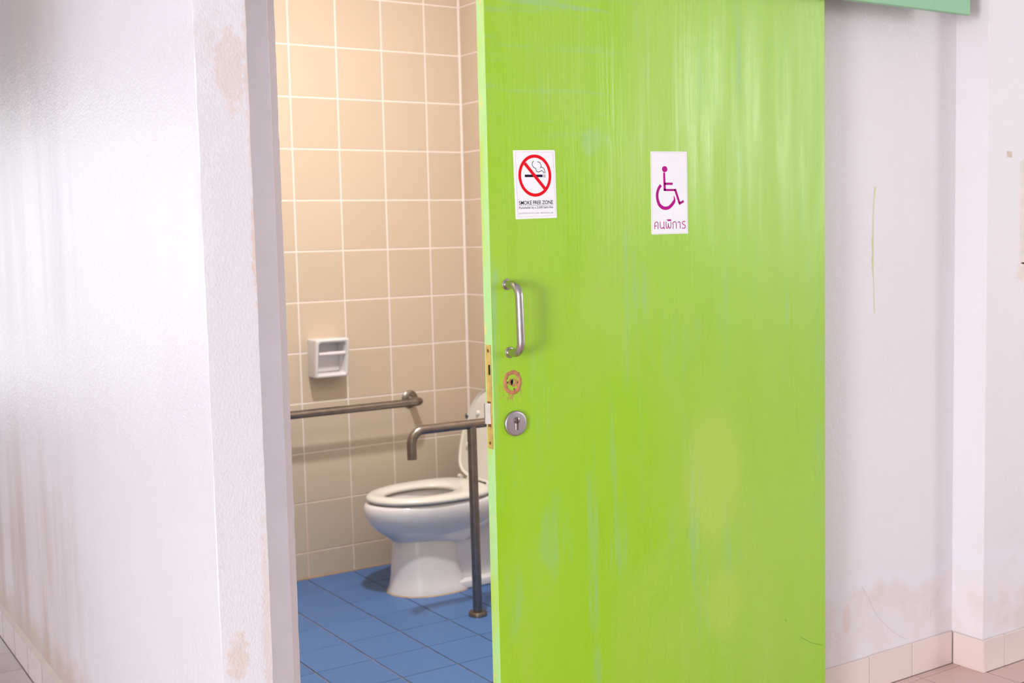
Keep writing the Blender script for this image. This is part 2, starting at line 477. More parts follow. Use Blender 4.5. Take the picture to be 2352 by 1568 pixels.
# marks on the walls
bm = bmesh.new()
pts = [hit(x, y, 1, YW) for x, y in ((2011, 428), (2009, 442), (2006, 480), (2005, 538), (2004, 552), (2005, 585), (2004, 596), (2006, 640), (2008, 705), (2008, 722))]
ribbon(bm, [(p.x, p.z) for p in pts], [.003, .006, .002, .003, .007, .004, .007, .0015, .0025, .001], y=YW - 0.0008)
face_front(bm_obj('paint_drip', bm, M_yellow, wall_front))['label'] = 'thin yellow-green paint drip'
bm = bmesh.new()
pts = [hit(1800 + x / 4.26, 1200 + y / 4.26, 1, YW) for x, y in ((760, 620), (830, 740), (890, 870), (960, 965), (1040, 1040), (1100, 1090), (1200, 1140))]
ribbon(bm, [(p.x, p.z) for p in spline([(p.x, p.z) for p in pts])] if False else [(p[0], p[1]) for p in spline([(p.x, p.z) for p in pts])], 0.0009, y=YW - 0.0006)
face_front(bm_obj('crack', bm, M_crack, wall_front))['label'] = 'hairline crack in plaster'
def poly_patch(name, pix, mat, parent, yv, label, th=0.0008):
    bm = bmesh.new()
    ps = [hit(x, y, 1, yv) for x, y in pix]
    a = [bm.verts.new((p.x, yv - th, p.z)) for p in ps]; b = [bm.verts.new((p.x, yv + 0.0002, p.z)) for p in ps]
    bm.faces.new(a); bm.faces.new(b[::-1])
    for i in range(len(a)): j = (i + 1) % len(a); bm.faces.new((a[i], b[i], b[j], a[j]))
    o = bm_obj(name, bm, mat, parent); o['label'] = label; return o
poly_patch('tape_scrap', ((2313, 347), (2324, 347), (2324, 362), (2318, 361), (2312, 361)), M_tape_brown, wall_right, YP, 'small brown square of old tape')
poly_patch('tape_strip', ((2344, 372), (2352, 366), (2372, 362), (2372, 606), (2350, 606), (2343, 604), (2343, 480)), M_tape, wall_right, YP, 'long cream tape residue')
poly_patch('tape_scrap', ((2338, 606), (2348, 602), (2372, 606), (2372, 640), (2352, 646), (2346, 645), (2340, 640), (2333, 637), (2337, 624)), M_tape, wall_right, YP, 'torn cream tape end')

# skirting tiles
def skirting(name, label, spans, mat, axis, face, out, backing, grout=None, g=0.0012):
    """spans along the axis; face = coordinate of the tile front; out = direction of the front"""
    th = 0.009
    root = bm_obj(name, backing, grout or M_grout_out); struct(root, label, 'skirting')
    for a, b in spans:
        bm = bmesh.new(); dz = random.uniform(-.0015, .0015)
        if axis == 'x': add_box(bm, (a + g, min(face, face - out * th), ZO), (b - g, max(face, face - out * th), ZO + 0.1035 + dz), 0.0014, 1)
        else: add_box(bm, (min(face, face - out * th), a + g, ZO), (max(face, face - out * th), b - g, ZO + 0.1035 + dz), 0.0014, 1)
        bm_obj('skirting_tile', bm, mat, root)
    return root
def backing(a, b):
    bm = bmesh.new(); add_box(bm, a, b); return bm
T = 0.010
skirting('baseboard_front', 'pink tile skirting below the wall the door slides along', [(2.021 + .196 * i, 2.217 + .196 * i) for i in range(5)] + [(3.001, XP - T + .001)],
         M_skirt, 'x', YW - T, -1, backing((2.02, YW - T + .003, ZO), (XP - T, YW + .001, ZO + .100)))
skirting('baseboard_return', 'single pink skirting tile on the narrow return of the projecting wall', [(YP - T, YW - T - .001)], M_skirt, 'y', XP - T, -1,
         backing((XP - T + .003, YP - T + .002, ZO), (XP + .001, YW - T, ZO + .100)))
skirting('baseboard_right', 'row of small pink skirting tiles below the projecting wall', [(XP - T + .002 + .106 * i, XP - T + .002 + .106 * (i + 1)) for i in range(12)], M_skirt, 'x', YP - T, -1,
         backing((XP - T + .004, YP - T + .003, ZO), (XP + 1.27, YP + .001, ZO + .100)))
skirting('baseboard_left', 'dusty tile skirting along the glossy white side wall', [(2.215 + .2155 * i - .07, 2.215 + .2155 * (i + 1) - .07) for i in range(1, 20)], M_skirt_dirty, 'y', XL - T, -1,
         backing((XL - T + .0008, 2.37, ZO), (XL + .001, 6.44, ZO + .100)), plain('dark_brown_grout', (112, 92, 88), .8), 0.003)
for o in list(COL.objects):
    if o.name.startswith('baseboard_left'):
        bm = bmesh.new()
        n = 140
        loft(bm, [[Vector((XL - .012, y, ZO + .1025)), Vector((XL - .004, y, ZO + .112 + .0025 * mnoise.noise(Vector((y * 9, 0, 0))))), Vector((XL + .002, y, ZO + .118 + .004 * mnoise.noise(Vector((y * 14, 3, 0))))), Vector((XL + .002, y, ZO + .10))]
                  for y in [2.37 + (6.44 - 2.37) * i / n for i in range(n + 1)]], True, True)
        bm_obj('mortar_cap', bm, plain('grubby_mortar', (204, 188, 180), .7, var=.04, nscale=18), o, angle=50)
        break

# corridor floor tiles
tile_me = {}
def floor_tile(x, y, w, d, mat, parent, z, th=0.006, g=0.0018):
    key = (round(w, 4), round(d, 4), mat.name)
    if key not in tile_me:
        bm = bmesh.new(); add_box(bm, (g, g, -th), (w - g, d - g, 0), 0.0012, 1)
        bmesh.ops.recalc_face_normals(bm, faces=bm.faces)
        me = bpy.data.meshes.new('floor_tile'); bm.to_mesh(me); bm.free(); me.materials.append(mat); tile_me[key] = me
    o = bpy.data.objects.new('floor_tile', tile_me[key]); COL.objects.link(o)
    o.location = (x, y, z); o.parent = parent
    return o
box('grout_bed', (0.614, 1.367, ZO - 0.004), (4.21, YW, ZO - 0.0015), M_grout_out, floor)
box('grout_bed', (-0.186, 2.167, ZO - 0.004), (XL, 5.763, ZO - 0.0016), M_grout_out, floor)
for i in range(-17, 7):
    for j in range(-5, 20):
        x, y = 3.012 + .2 * i, 2.165 + .2 * j
        w, d = .2, .2
        front = y < YW - .02 and x > XL - .1 and y > 1.3 and x < 4.2
        left = x < XL - .03 and y > 2.1 and y < 5.6 and x > -.25
        if not (front or left): continue
        if left:
            if x + w > XL - T: w = XL - T - x
            m = M_floor_grimy
        else:
            m = M_floor_brown if abs(y - 1.965) < .01 and x > 1.2 else M_floor_tile
            if x < XL + .2: m = M_floor_grimy
            lim = (YP - T) if x > XP - .05 else YW - T
            if y + d > lim: d = lim - y
            if x < X_IN + .02 and y + d > Y_END: continue
        if w < .004 or d < .004: continue
        floor_tile(x, y, w, d, m, floor, ZO)

# ------------------------------------------------------------------ bathroom shell
wall_back = box('wall_back', (X_IN, YB + 0.0012, -0.002), (XC + .11, YB + 0.12, CEIL), M_grout)
struct(wall_back, 'beige tiled wall behind the grab rail and paper holder', 'wall')
wall_side = box('wall_toilet', (XC + 0.0012, YW + 0.10, -0.002), (XC + 0.11, YB + 0.0035, CEIL), M_grout)
struct(wall_side, 'beige tiled wall at the back of the toilet', 'wall')
lining = box('wall_inner_left', (X_IN, YW + .13, 0), (X_IN + .012, YB + .0035, CEIL), M_tile)
struct(lining, 'beige lining of the side wall inside the toilet room', 'wall')
floor_b = box('floor_bathroom', (X_IN, YW - 0.01, ZO), (XC + .0035, YB + .0035, -0.0035), M_grout_floor)
struct(floor_b, 'blue tiled floor of the toilet room', 'floor')

ceil_b = box('ceiling_bathroom', (X_IN + .012, YW + .1, 2.84), (XC, YB, 2.88), M_ceiling)
struct(ceil_b, 'white ceiling panel of the toilet room', 'ceiling')
wt = {}
def wall_tile(name, org, w, h, axis, parent):
    g = 0.0027
    key = (round(w, 3), round(h, 3), axis)
    if key not in wt:
        bm = bmesh.new()
        if axis == 'y': add_box(bm, (g, 0, g), (w - g, 0.006, h - g), 0.0016, 2)
        else: add_box(bm, (0, g, g), (0.006, w - g, h - g), 0.0016, 2)
        bmesh.ops.recalc_face_normals(bm, faces=bm.faces)
        me = bpy.data.meshes.new('wall_tile'); bm.to_mesh(me); bm.free(); me.materials.append(M_tile); wt[key] = me
    o = bpy.data.objects.new('wall_tile', wt[key]); COL.objects.link(o)
    o.location = org; o.parent = parent
    o.rotation_euler = (random.uniform(-.002, .002), 0, random.uniform(-.002, .002))
    return o
rows = [(0.004, 0.1084)] + [(0.1084 + .2 * k, 0.1084 + .2 * (k + 1)) for k in range(14)]
rows = rows[:14]
xs = [X_IN + .012] + [0.8704 + .2 * k for k in range(9)] + [XC - 0.004]
for a, b in zip(xs, xs[1:]):
    if b - a < .05: continue
    for z0, z1 in rows:
        wall_tile('wall_tile', (a, YB, z0), b - a, z1 - z0, 'y', wall_back)
ys = [YB - 0.004 - .2 * k for k in range(10)]
for b, a in zip(ys, ys[1:]):
    for z0, z1 in rows:
        wall_tile('wall_tile', (XC, a, z0), b - a, z1 - z0, 'x', wall_side)
# stained sealant where tiles meet the floor
box('sealant', (X_IN + .012, YB - .004, -.003), (XC, YB + .003, .0045), M_seal, wall_back)

fx = [X_IN + .013] + [0.86 + .2 * k for k in range(1, 9)] + [XC]
fy = [YW + .035 + .2 * k for k in range(0, 10)]
fy = [2.435 + .2 * k for k in range(10)] + [YB - .003]
for a, b in zip(fx, fx[1:]):
    for c, d in zip(fy, fy[1:]):
        floor_tile(a, c, b - a, d - c, M_tile_blue, floor_b, 0.0, th=0.0034, g=0.0022)

# door frame
frame = empty('trim_1', (X_IN, YW, 0)); struct(frame, 'lilac grey painted door frame beside the white wall end', 'door frame')
box('jamb', (X_IN - .001, YW, 0.0), (0.971, 2.458, 2.02), M_frame, frame, 0.0015, 1)
bm = bmesh.new()
n = 70
rr = []
for i in range(n + 1):
    z = 2.02 * i / n
    j = .0016 * mnoise.noise(Vector((0, 0, z * 30))) + .001 * mnoise.noise(Vector((4, 0, z * 90)))
    rr.append([Vector((X_IN - .001, 2.458, z)), Vector((1.008 + j, 2.458, z)), Vector((1.009 + j, 2.52, z)), Vector((X_IN - .001, 2.52, z))])
loft(bm, rr, True, True)
o = bm_obj('reveal_edge', bm, M_frame_stop, frame); o['label'] = 'mauve plaster edge inside the frame'
box('head', (X_IN, YW - .0, 2.021), (1.92, 2.458, 2.08), M_frame, frame)
keep(frame)

# ------------------------------------------------------------------ sliding door
door = empty('door_1', (XD0, YD, ZO + .01)); struct(door, 'lime green sliding toilet door standing half open', 'door')
HX, HZ = 1.4885, 1.0135                      # hole of the missing lock
leaf_bm = bmesh.new(); add_box(leaf_bm, (XD0, YD, ZO + .01), (XD1, YD + DT, 2.08), 0.0012, 2)
cut_bm = bmesh.new()
add_tube(cut_bm, [(HX - .003, YD - .01, HZ + .001), (HX - .003, YD + .024, HZ + .001)], 0.0078, 24)
add_box(cut_bm, (XD0 - .01, 2.3120, 1.034), (XD0 + .014, 2.3215, 1.057))
cut = bm_obj('cutter', cut_bm)
leaf = bm_obj('leaf', leaf_bm, M_door)
md = leaf.modifiers.new('cut', 'BOOLEAN'); md.object = cut; md.operation = 'DIFFERENCE'; md.solver = 'EXACT'
dg = bpy.context.evaluated_depsgraph_get()
new_me = bpy.data.meshes.new_from_object(leaf.evaluated_get(dg))
leaf.modifiers.clear(); leaf.data = new_me; leaf.parent = door
bpy.data.objects.remove(cut)

# pull handle
hd = tube('pull_handle', fillet([(1.479, YD + .001, 1.2385), (1.479, YD - .050, 1.2385), (1.4822, YD - .050, 1.0830), (1.4822, YD + .001, 1.0830)], .028, 10), 0.0093, M_steel, door, 24)
hd['label'] = 'brushed steel pull handle'
for z, x in ((1.2385, 1.479), (1.0830, 1.4822)):
    disc_profile('handle_collar', (x, YD, z), (0, -1, 0), ((.0128, -.0005), (.0128, .0022), (.0112, .0034), (.0095, .0036)), M_steel, door, 28)
# scar of the missing rose: ragged ring of bare wood
bm = bmesh.new(); N = 72; rings = []
for i in range(N):
    a = 2 * math.pi * i / N; dx, dz = math.cos(a), math.sin(a)
    R0 = .0205 + .0016 * mnoise.noise(Vector((dx * 2, dz * 2, 1))) + .0007 * mnoise.noise(Vector((dx * 9, dz * 9, 4)))
    w = .0046 + .0012 * mnoise.noise(Vector((dx * 4, dz * 4, 7)))
    ring = []
    for k in range(6):
        b = math.pi * k / 5
        rad = R0 - math.cos(b) * w
        ring.append(Vector((HX + dx * rad, YD + .0003 - math.sin(b) * .0022 * (1 + .4 * mnoise.noise(Vector((dx * 7, dz * 7, k)))), HZ + dz * rad * 1.14)))
    rings.append(ring)
vr = [[bm.verts.new(p) for p in r] for r in rings]
for i in range(N):
    a, b = vr[i], vr[(i + 1) % N]
    for k in range(5): bm.faces.new((a[k], a[k + 1], b[k + 1], b[k]))
o = bm_obj('lock_scar', bm, M_putty, door, True); o['label'] = 'ragged ring of bare brown wood around a hole'
bm = bmesh.new()
for (x, z, r) in ((HX + .003, HZ - .001, .0085),):
    vs_o = [bm.verts.new((x + math.cos(t) * r * (1 + .12 * math.sin(3 * t)), YD - .0005, z + math.sin(t) * r * 1.1)) for t in [2 * math.pi * k / 28 for k in range(28)]]
    vs_i = [bm.verts.new((HX - .003 + math.cos(t) * .0077, YD - .0004, HZ + .001 + math.sin(t) * .0077)) for t in [2 * math.pi * k / 28 for k in range(28)]]
    for k in range(28): bm.faces.new((vs_o[k], vs_o[(k + 1) % 28], vs_i[(k + 1) % 28], vs_i[k]))
face_front(bm_obj('splintered_wood', bm, M_putty, door))
disc_profile('hole_shade_plug', (HX - .003, YD + .004, HZ + .001), (0, 1, 0), ((.0076, 0), (.0076, .012)), M_dark, door, 24)  # dark plug paints the shade down the hole
for dx, dz in ((-.014, .001), (.0135, -.001), (.004, -.0155)):
    disc_profile('screw_hole', (HX + dx, YD, HZ + dz), (0, -1, 0), ((.0022, -.0005), (.0022, .0005), (.0012, .0006)), M_screw, door, 12)
# keyed escutcheon
EX, EZ = 1.4915, 0.9190
es = disc_profile('escutcheon', (EX, YD, EZ), (0, -1, 0), ((.0292, -.0005), (.0295, .006), (.0285, .0078), (.0262, .0088), (.0240, .0090), (.001, .0090)), M_escut, door, 48)
es['label'] = 'round satin steel key escutcheon'
disc_profile('key_plug', (EX + .0012, YD - .0088, EZ + .0075), (0, -1, 0), ((.0078, 0), (.0078, .0022), (.0068, .0030), (.001, .0030)), M_bar, es, 28)
box('cylinder_body', (EX - .0035, YD - .0106, EZ - .0150), (EX + .0052, YD - .0085, EZ + .003), M_bar, es, .0008, 1)
box('key_slot', (EX + .0004, YD - .0122, EZ + .0015), (EX + .0018, YD - .0115, EZ + .0135), M_dark, es)
# mortice lock face on the narrow edge
pl = box('lock_plate', (XD0 - .0012, YD + .0045, .8640), (XD0 + .0005, YD + .0270, 1.1025), M_plate)
pl['label'] = 'rusty cream lock plate on the door edge'
# (the plate is cut round its dead slot)
cb = bmesh.new(); add_box(cb, (XD0 - .01, 2.3120, 1.034), (XD0 + .01, 2.3215, 1.057)); cut = bm_obj('cutter', cb)
md = pl.modifiers.new('cut', 'BOOLEAN'); md.object = cut; md.operation = 'DIFFERENCE'; md.solver = 'EXACT'
dg = bpy.context.evaluated_depsgraph_get(); me2 = bpy.data.meshes.new_from_object(pl.evaluated_get(dg)); pl.modifiers.clear(); pl.data = me2; pl.parent = door
bpy.data.objects.remove(cut)
box('slot_shade_block', (XD0 + .0006, 2.3122, 1.0345), (XD0 + .0135, 2.3213, 1.0565), M_dark, door)  # dark block fills the slot in place of its shade
for z in (1.0890, .8770):
    disc_profile('screw', (XD0 - .001, YD + .0165, z), (-1, 0, 0), ((.0040, 0), (.0036, .0010), (.001, .0012)), M_screw, door, 16)
bm = bmesh.new()
z0, z1 = .9215, .9690
prof = [(XD0 + .002, 2.3135), (XD0 - .0015, 2.3135), (XD0 - .0105, 2.3235), (XD0 - .0105, 2.3275), (XD0 + .002, 2.3275)]
loft(bm, [[Vector((x, y, z)) for x, y in prof] for z in (z0, z1)], True, True)
o = bm_obj('latch_bolt', bm, plain('worn_bolt_steel', (168, 160, 152), .55, .7), door); o['label'] = 'sprung steel latch bolt'
box('bolt_hole_edge', (XD0 - .0016, 2.3128, .9140), (XD0 - .0004, 2.3262, .9730), M_screw, door)
# fine scratches on the paint
for pix, w in ((((1838, 1462), (1852, 1470), (1868, 1477), (1890, 1481)), .0010), (((1803, 1422), (1806, 1427)), .0012)):
    bm = bmesh.new(); ps = [hit(x, y, 1, YD) for x, y in pix]
    ribbon(bm, [(p[0], p[1]) for p in spline([(p.x, p.z) for p in ps])], w, y=YD - .0004)
    face_front(bm_obj('scratch', bm, plain('dark_scratch', (104, 150, 60), .6), door))
keep(door)
for e in (es,):
    for c in COL.objects:
        if c.parent == e: c.matrix_parent_inverse = Matrix()

# cover over the door's track
fas = empty('track_cover', (2.0, 2.29, 1.96)); tag(fas, 'mint green cover board over the sliding door track, below the ceiling', 'track cover')
box('front_board', (0.87, 2.2733, 1.960), (3.093, 2.2883, 2.20), M_fascia, fas, 0.0015, 1)
box('top_board', (0.87, 2.2885, 2.182), (3.093, YW, 2.199), M_fascia, fas)
keep(fas)

# ------------------------------------------------------------------ stickers on the door
def quad_sheet(name, pix, mat, parent, th=0.0007, off=0.0, inset=0.0):
    ps = [hit(x, y, 1, YD) for x, y in pix]
    bm = bmesh.new()
    a = [bm.verts.new((p.x, YD - off - th, p.z)) for p in ps]; b = [bm.verts.new((p.x, YD - off + .0001, p.z)) for p in ps]
    bm.faces.new(a); bm.faces.new(b[::-1])
    for i in range(len(a)): j = (i + 1) % len(a); bm.faces.new((a[i], b[i], b[j], a[j]))
    return bm_obj(name, bm, mat, parent)
YS = YD - .0007 - .0002        # print layer
def sz(x, y):                  # smoke sticker, crop pixels to the door plane
    p = hit(1160 + x / 8.25, 330 + y / 8.2526, 1, YD); return (p.x, p.z)
def az(x, y):                  # accessible sticker
    p = hit(1480 + x / 7.125, 330 + y / 7.127, 1, YD); return (p.x, p.z)
def strokes(name, lines, mat, parent, lift=0.0):
    bm = bmesh.new()
    for pts, w in lines: ribbon(bm, pts, w, y=YS - lift)
    return face_front(bm_obj(name, bm, mat, parent))
def text_mesh(name, body, size_w, loc, mat, parent, rot=0.0, size_h=None, bold=0.0):
    cu = bpy.data.curves.new(name, 'FONT'); cu.body = body; cu.size = 1.0; cu.offset = bold; cu.align_x = 'LEFT'
    tmp = bpy.data.objects.new('tmp_text', cu); COL.objects.link(tmp)
    dg = bpy.context.evaluated_depsgraph_get(); me = bpy.data.meshes.new_from_object(tmp.evaluated_get(dg))
    bpy.data.objects.remove(tmp)
    xs_ = [v.co.x for v in me.vertices]; ys_ = [v.co.y for v in me.vertices]
    x0, x1, y0, y1 = min(xs_), max(xs_), min(ys_), max(ys_)
    s = size_w / (x1 - x0); sy = s if size_h is None else size_h / (y1 - y0)
    for v in me.vertices:
        x, y = (v.co.x - x0) * s, (v.co.y - y0) * sy
        v.co = (loc[0] + x * math.cos(rot) - y * math.sin(rot), YS, loc[1] + x * math.sin(rot) + y * math.cos(rot))
    me.materials.clear(); me.materials.append(mat)
    o = bpy.data.objects.new(name, me); COL.objects.link(o); o.parent = parent
    return face_front(o)

st = quad_sheet('no_smoking_sticker', ((1178.0, 345), (1272.5, 344.5), (1274, 347), (1278.8, 500), (1185.5, 503.5), (1184.3, 501)), M_sticker, None)
tag(st, 'white no-smoking sticker with red ring, on the green door above its handle', 'sticker')
bm = bmesh.new()
ribbon(bm, [sz(*p) for p in ((192, 152), (905, 160), (960, 1355), (245, 1388))], .0008, True, YS)
face_front(bm_obj('border_line', bm, M_pink_line, st))
c0 = sz(562, 605); RR = .0418
bm = bmesh.new()
ribbon(bm, [(c0[0] + RR * math.cos(t), c0[1] + RR * math.sin(t) * 1.06) for t in [2 * math.pi * k / 64 for k in range(64)]], .0072, True, YS - .0003)
face_front(bm_obj('red_ring', bm, M_red, st))
strokes('red_bar', [([sz(368, 372), sz(752, 852)], .0078)], M_red, st, .0002)
strokes('cigarette', [([sz(370, 609), sz(708, 609)], .0056)] + [([sz(x, 582), sz(x + 8, 640)], .0009) for x in (722, 738, 754)], M_ink, st)
sm = [((540, 325), (512, 365), (515, 415), (545, 452), (572, 462), (585, 505), (610, 532), (645, 532), (690, 512), (715, 525), (732, 560)),
      ((608, 345), (648, 352), (672, 390), (676, 435), (660, 462)), ((676, 440), (712, 456), (742, 490), (752, 560))]
strokes('smoke', [([(p[0], p[1]) for p in spline([sz(*q) for q in s])], .0014) for s in sm], M_ink, st)
a, b = sz(262, 1158), sz(905, 1142)
rot = math.atan2(b[1] - a[1], b[0] - a[0]); wdt = math.hypot(b[0] - a[0], b[1] - a[1])
text_mesh('lettering', 'SMOKE FREE ZONE', wdt, a, M_ink, st, rot, .0088, .012)
strokes('rule_line', [([sz(262, 1176), sz(912, 1162)], .0005)], M_ink, st)
a2 = sz(264, 1250)
text_mesh('lettering', 'Punishable by a 2,000 baht fine', wdt, a2, M_ink, st, rot, .0070, .004)
# last line is too small and faint to read: a row of tiny grey marks
rnd = random.Random(3); ln = []; x = 264
while x < 905:
    if 645 < x < 672: x = 674
    h = rnd.uniform(20, 34); yy = 1335 - (x - 264) * .024
    ln.append(([sz(x, yy), sz(x + rnd.uniform(-4, 4), yy - h)], .0006)); x += rnd.uniform(9, 14)
    if rnd.random() < .5: ln.append(([sz(x - 10, yy - rnd.uniform(2, 30)), sz(x, yy - rnd.uniform(2, 30))], .0005))
strokes('faint_print', ln, M_grey_ink, st)

ac = quad_sheet('accessible_sticker', ((1494, 347.5), (1576.5, 348), (1577.5, 352), (1580, 536), (1498, 538.6), (1496, 536)), M_sticker, None)
tag(ac, 'white accessible toilet sticker with magenta wheelchair symbol and Thai lettering, mid door', 'sticker')
def rrect(pts4, r=.006):
    out = []
    P = [Vector(p) for p in pts4]
    for i in range(4):
        p, q, s = P[i], (P[i - 1] - P[i]).normalized(), (P[(i + 1) % 4] - P[i]).normalized()
        for k in range(7):
            t = k / 6
            out.append(p + q * r * (1 - t) ** 2 + s * r * t ** 2)
    return [(v[0], v[1]) for v in out]
bm = bmesh.new(); ribbon(bm, rrect([az(*p) for p in ((112, 145), (684, 150), (700, 1450), (130, 1478))]), .0007, True, YS)
face_front(bm_obj('border_line', bm, M_pink_line, ac))
# wheelchair symbol
hc = az(329, 416); bm = bmesh.new()
bm.faces.new([bm.verts.new((hc[0] + .0086 * math.cos(t), YS, hc[1] + .0074 * math.sin(t))) for t in [2 * math.pi * k / 32 for k in range(32)]])
face_front(bm_obj('symbol_head', bm, M_magenta, ac))
strokes('symbol_body', [([az(320, 470), az(322, 560), az(330, 768)], [.0060, .0064, .0074]), ([az(325, 655), az(460, 655)], .0058),
                        ([az(318, 757), az(502, 757)], .0052), ([az(498, 742), az(572, 972)], .0068), ([az(560, 985), az(640, 938)], .0060)], M_magenta, ac)
arc = [(268, 678), (232, 730), (210, 800), (207, 870), (218, 935), (245, 1000), (290, 1042), (345, 1056), (400, 1042), (445, 1000), (475, 958), (490, 920), (478, 850)]
wd = [.0078, .0078, .0080, .0082, .0084, .0086, .0086, .0084, .0084, .0086, .0084, .0062, .0008]
sp = spline([az(*p) for p in arc], 5); ww = []
for i in range(len(sp)):
    k = i / 5; j = min(int(k), len(wd) - 2); ww.append(wd[j] + (wd[j + 1] - wd[j]) * (k - j))
strokes('symbol_wheel', [([(p[0], p[1]) for p in sp], ww)], M_magenta, ac)
thai = [[(166, 1398), (166, 1345), (168, 1310), (182, 1284), (205, 1284), (220, 1305), (222, 1395)], [(168, 1352), (182, 1345), (200, 1344)],
        [(254, 1275), (256, 1350), (264, 1378), (288, 1384), (300, 1372), (318, 1384), (334, 1384)], [(316, 1274), (317, 1384)],
        [(351, 1274), (353, 1350), (362, 1380), (378, 1380), (390, 1330), (392, 1300)], [(390, 1330), (402, 1378), (420, 1378), (430, 1350), (432, 1274)], [(364, 1244), (434, 1244)], [(378, 1258), (434, 1258)],
        [(466, 1394), (468, 1325), (460, 1310), (468, 1288), (488, 1276), (508, 1284), (519, 1305), (521, 1390)],
        [(544, 1296), (556, 1278), (572, 1280), (582, 1300), (585, 1388)],
        [(666, 1276), (640, 1272), (620, 1284), (618, 1306), (640, 1322), (662, 1336), (668, 1358), (656, 1378), (630, 1382), (610, 1374)]]
strokes('lettering', [([(p[0], p[1]) for p in spline([az(*q) for q in s], 4)], .0021) for s in thai], M_magenta, ac)

# ------------------------------------------------------------------ toilet
TY = 4.04
def egg(xf, xb, hw, z, n=56, sq=2.0, mid=0.56):
    """plan outline, rounded nose at xf, squarer back at xb"""
    xm = xf + (xb - xf) * mid; out = []
    for k in range(n):
        t = 2 * math.pi * k / n; c, s = math.cos(t), math.sin(t)
        p = 2.0 if c < 0 else sq
        cc = math.copysign(abs(c) ** (2 / p), c); ss = math.copysign(abs(s) ** (2 / p), s)
        out.append(Vector((xm + cc * ((xm - xf) if c < 0 else (xb - xm)), TY + ss * hw, z)))
    return out
toi = empty('toilet', (2.3, TY, 0)); tag(toi, 'white ceramic toilet with raised lid, beside the steel grab bar', 'toilet')
bm = bmesh.new()
loft(bm, [egg(2.064, 2.40, .095, .185, sq=3), egg(2.057, 2.41, .103, .200, sq=3), egg(2.028, 2.44, .122, .222, sq=3), egg(1.993, 2.47, .144, .248, sq=3), egg(1.966, 2.49, .163, .275, sq=3),
          egg(1.951, 2.50, .174, .300, sq=3), egg(1.945, 2.50, .179, .325, sq=3), egg(1.946, 2.50, .179, .343, sq=3), egg(1.952, 2.495, .175, .353, sq=3), egg(1.963, 2.49, .166, .357, sq=3),
          egg(2.02, 2.375, .118, .357), egg(2.026, 2.370, .112, .350), egg(2.03, 2.36, .110, .315), egg(2.05, 2.33, .092, .26), egg(2.09, 2.26, .06, .215), egg(2.12, 2.22, .03, .20)], True, True)
bm_obj('bowl', bm, M_ceramic, toi, angle=60)
bm = bmesh.new(); r = egg(2.058, 2.318, .086, .248); bm.faces.new([bm.verts.new(p) for p in r])
bm_obj('water', bm, M_water, toi)
bm = bmesh.new()
loft(bm, [egg(2.034, 2.335, .134, 0.0, sq=3.5), egg(2.035, 2.335, .134, .010, sq=3.5), egg(2.043, 2.325, .125, .028, sq=3.5), egg(2.048, 2.315, .114, .07, sq=3.5), egg(2.053, 2.305, .108, .13, sq=3.5),
          egg(2.057, 2.30, .103, .188, sq=3.5), egg(2.060, 2.30, .099, .205, sq=3.5)], True, True)
bm_obj('pedestal', bm, M_ceramic, toi, angle=60)
bm = bmesh.new(); add_box(bm, (2.25, TY - .088, .02), (2.625, TY + .088, .30), .02, 4); bm_obj('trapway_body', bm, M_ceramic, toi, angle=40)
bm = bmesh.new(); add_box(bm, (2.27, TY - .122, 0), (2.628, TY + .122, .036), .008, 3); bm_obj('plinth', bm, M_ceramic, toi, angle=40)
bm = bmesh.new(); add_box(bm, (2.40, TY - .172, .275), (2.632, TY + .172, .362), .03, 5); bm_obj('rear_shelf', bm, M_ceramic, toi, angle=40)
bm = bmesh.new(); add_box(bm, (2.512, TY - .168, .355), (2.632, TY + .168, .615), .022, 5)
tank = bm_obj('tank', bm, M_ceramic, toi, angle=40)
bm = bmesh.new(); add_box(bm, (2.506, TY - .172, .612), (2.634, TY + .172, .640), .010, 3); bm_obj('tank_lid', bm, M_ceramic, tank, angle=40)
tube('flush_lever', fillet([(2.53, TY + .160, .622), (2.492, TY + .166, .624), (2.488, TY + .150, .618)], .006, 4), .0095, M_lever, tank, 14)
bm = bmesh.new()   # sealant line round the foot
loft(bm, [egg(2.030, 2.34, .138, 0.0, sq=3.5), egg(2.033, 2.337, .135, .0045, sq=3.5)], False, True)
bm_obj('sealant', bm, M_seal, toi)
# seat ring
SZ = .363
bm = bmesh.new()
so = lambda i, z: egg(1.958 + i, 2.440 - i * .6, .183 - i, z, sq=3.2)
si = lambda i, z: egg(2.028 - i, 2.315 + i, .098 + i, z, sq=2.3, mid=.55)
vr = loft(bm, [so(.006, SZ), so(0, SZ + .006), so(.001, SZ + .012), so(.008, SZ + .020), so(.024, SZ + .0235), si(.022, SZ + .0225), si(.008, SZ + .018), si(0, SZ + .011), si(.001, SZ + .004), si(.006, SZ)])
n = len(vr[0])
for k in range(n): bm.faces.new((vr[-1][k], vr[-1][(k + 1) % n], vr[0][(k + 1) % n], vr[0][k]))
seat = bm_obj('seat', bm, M_seat, toi, True)
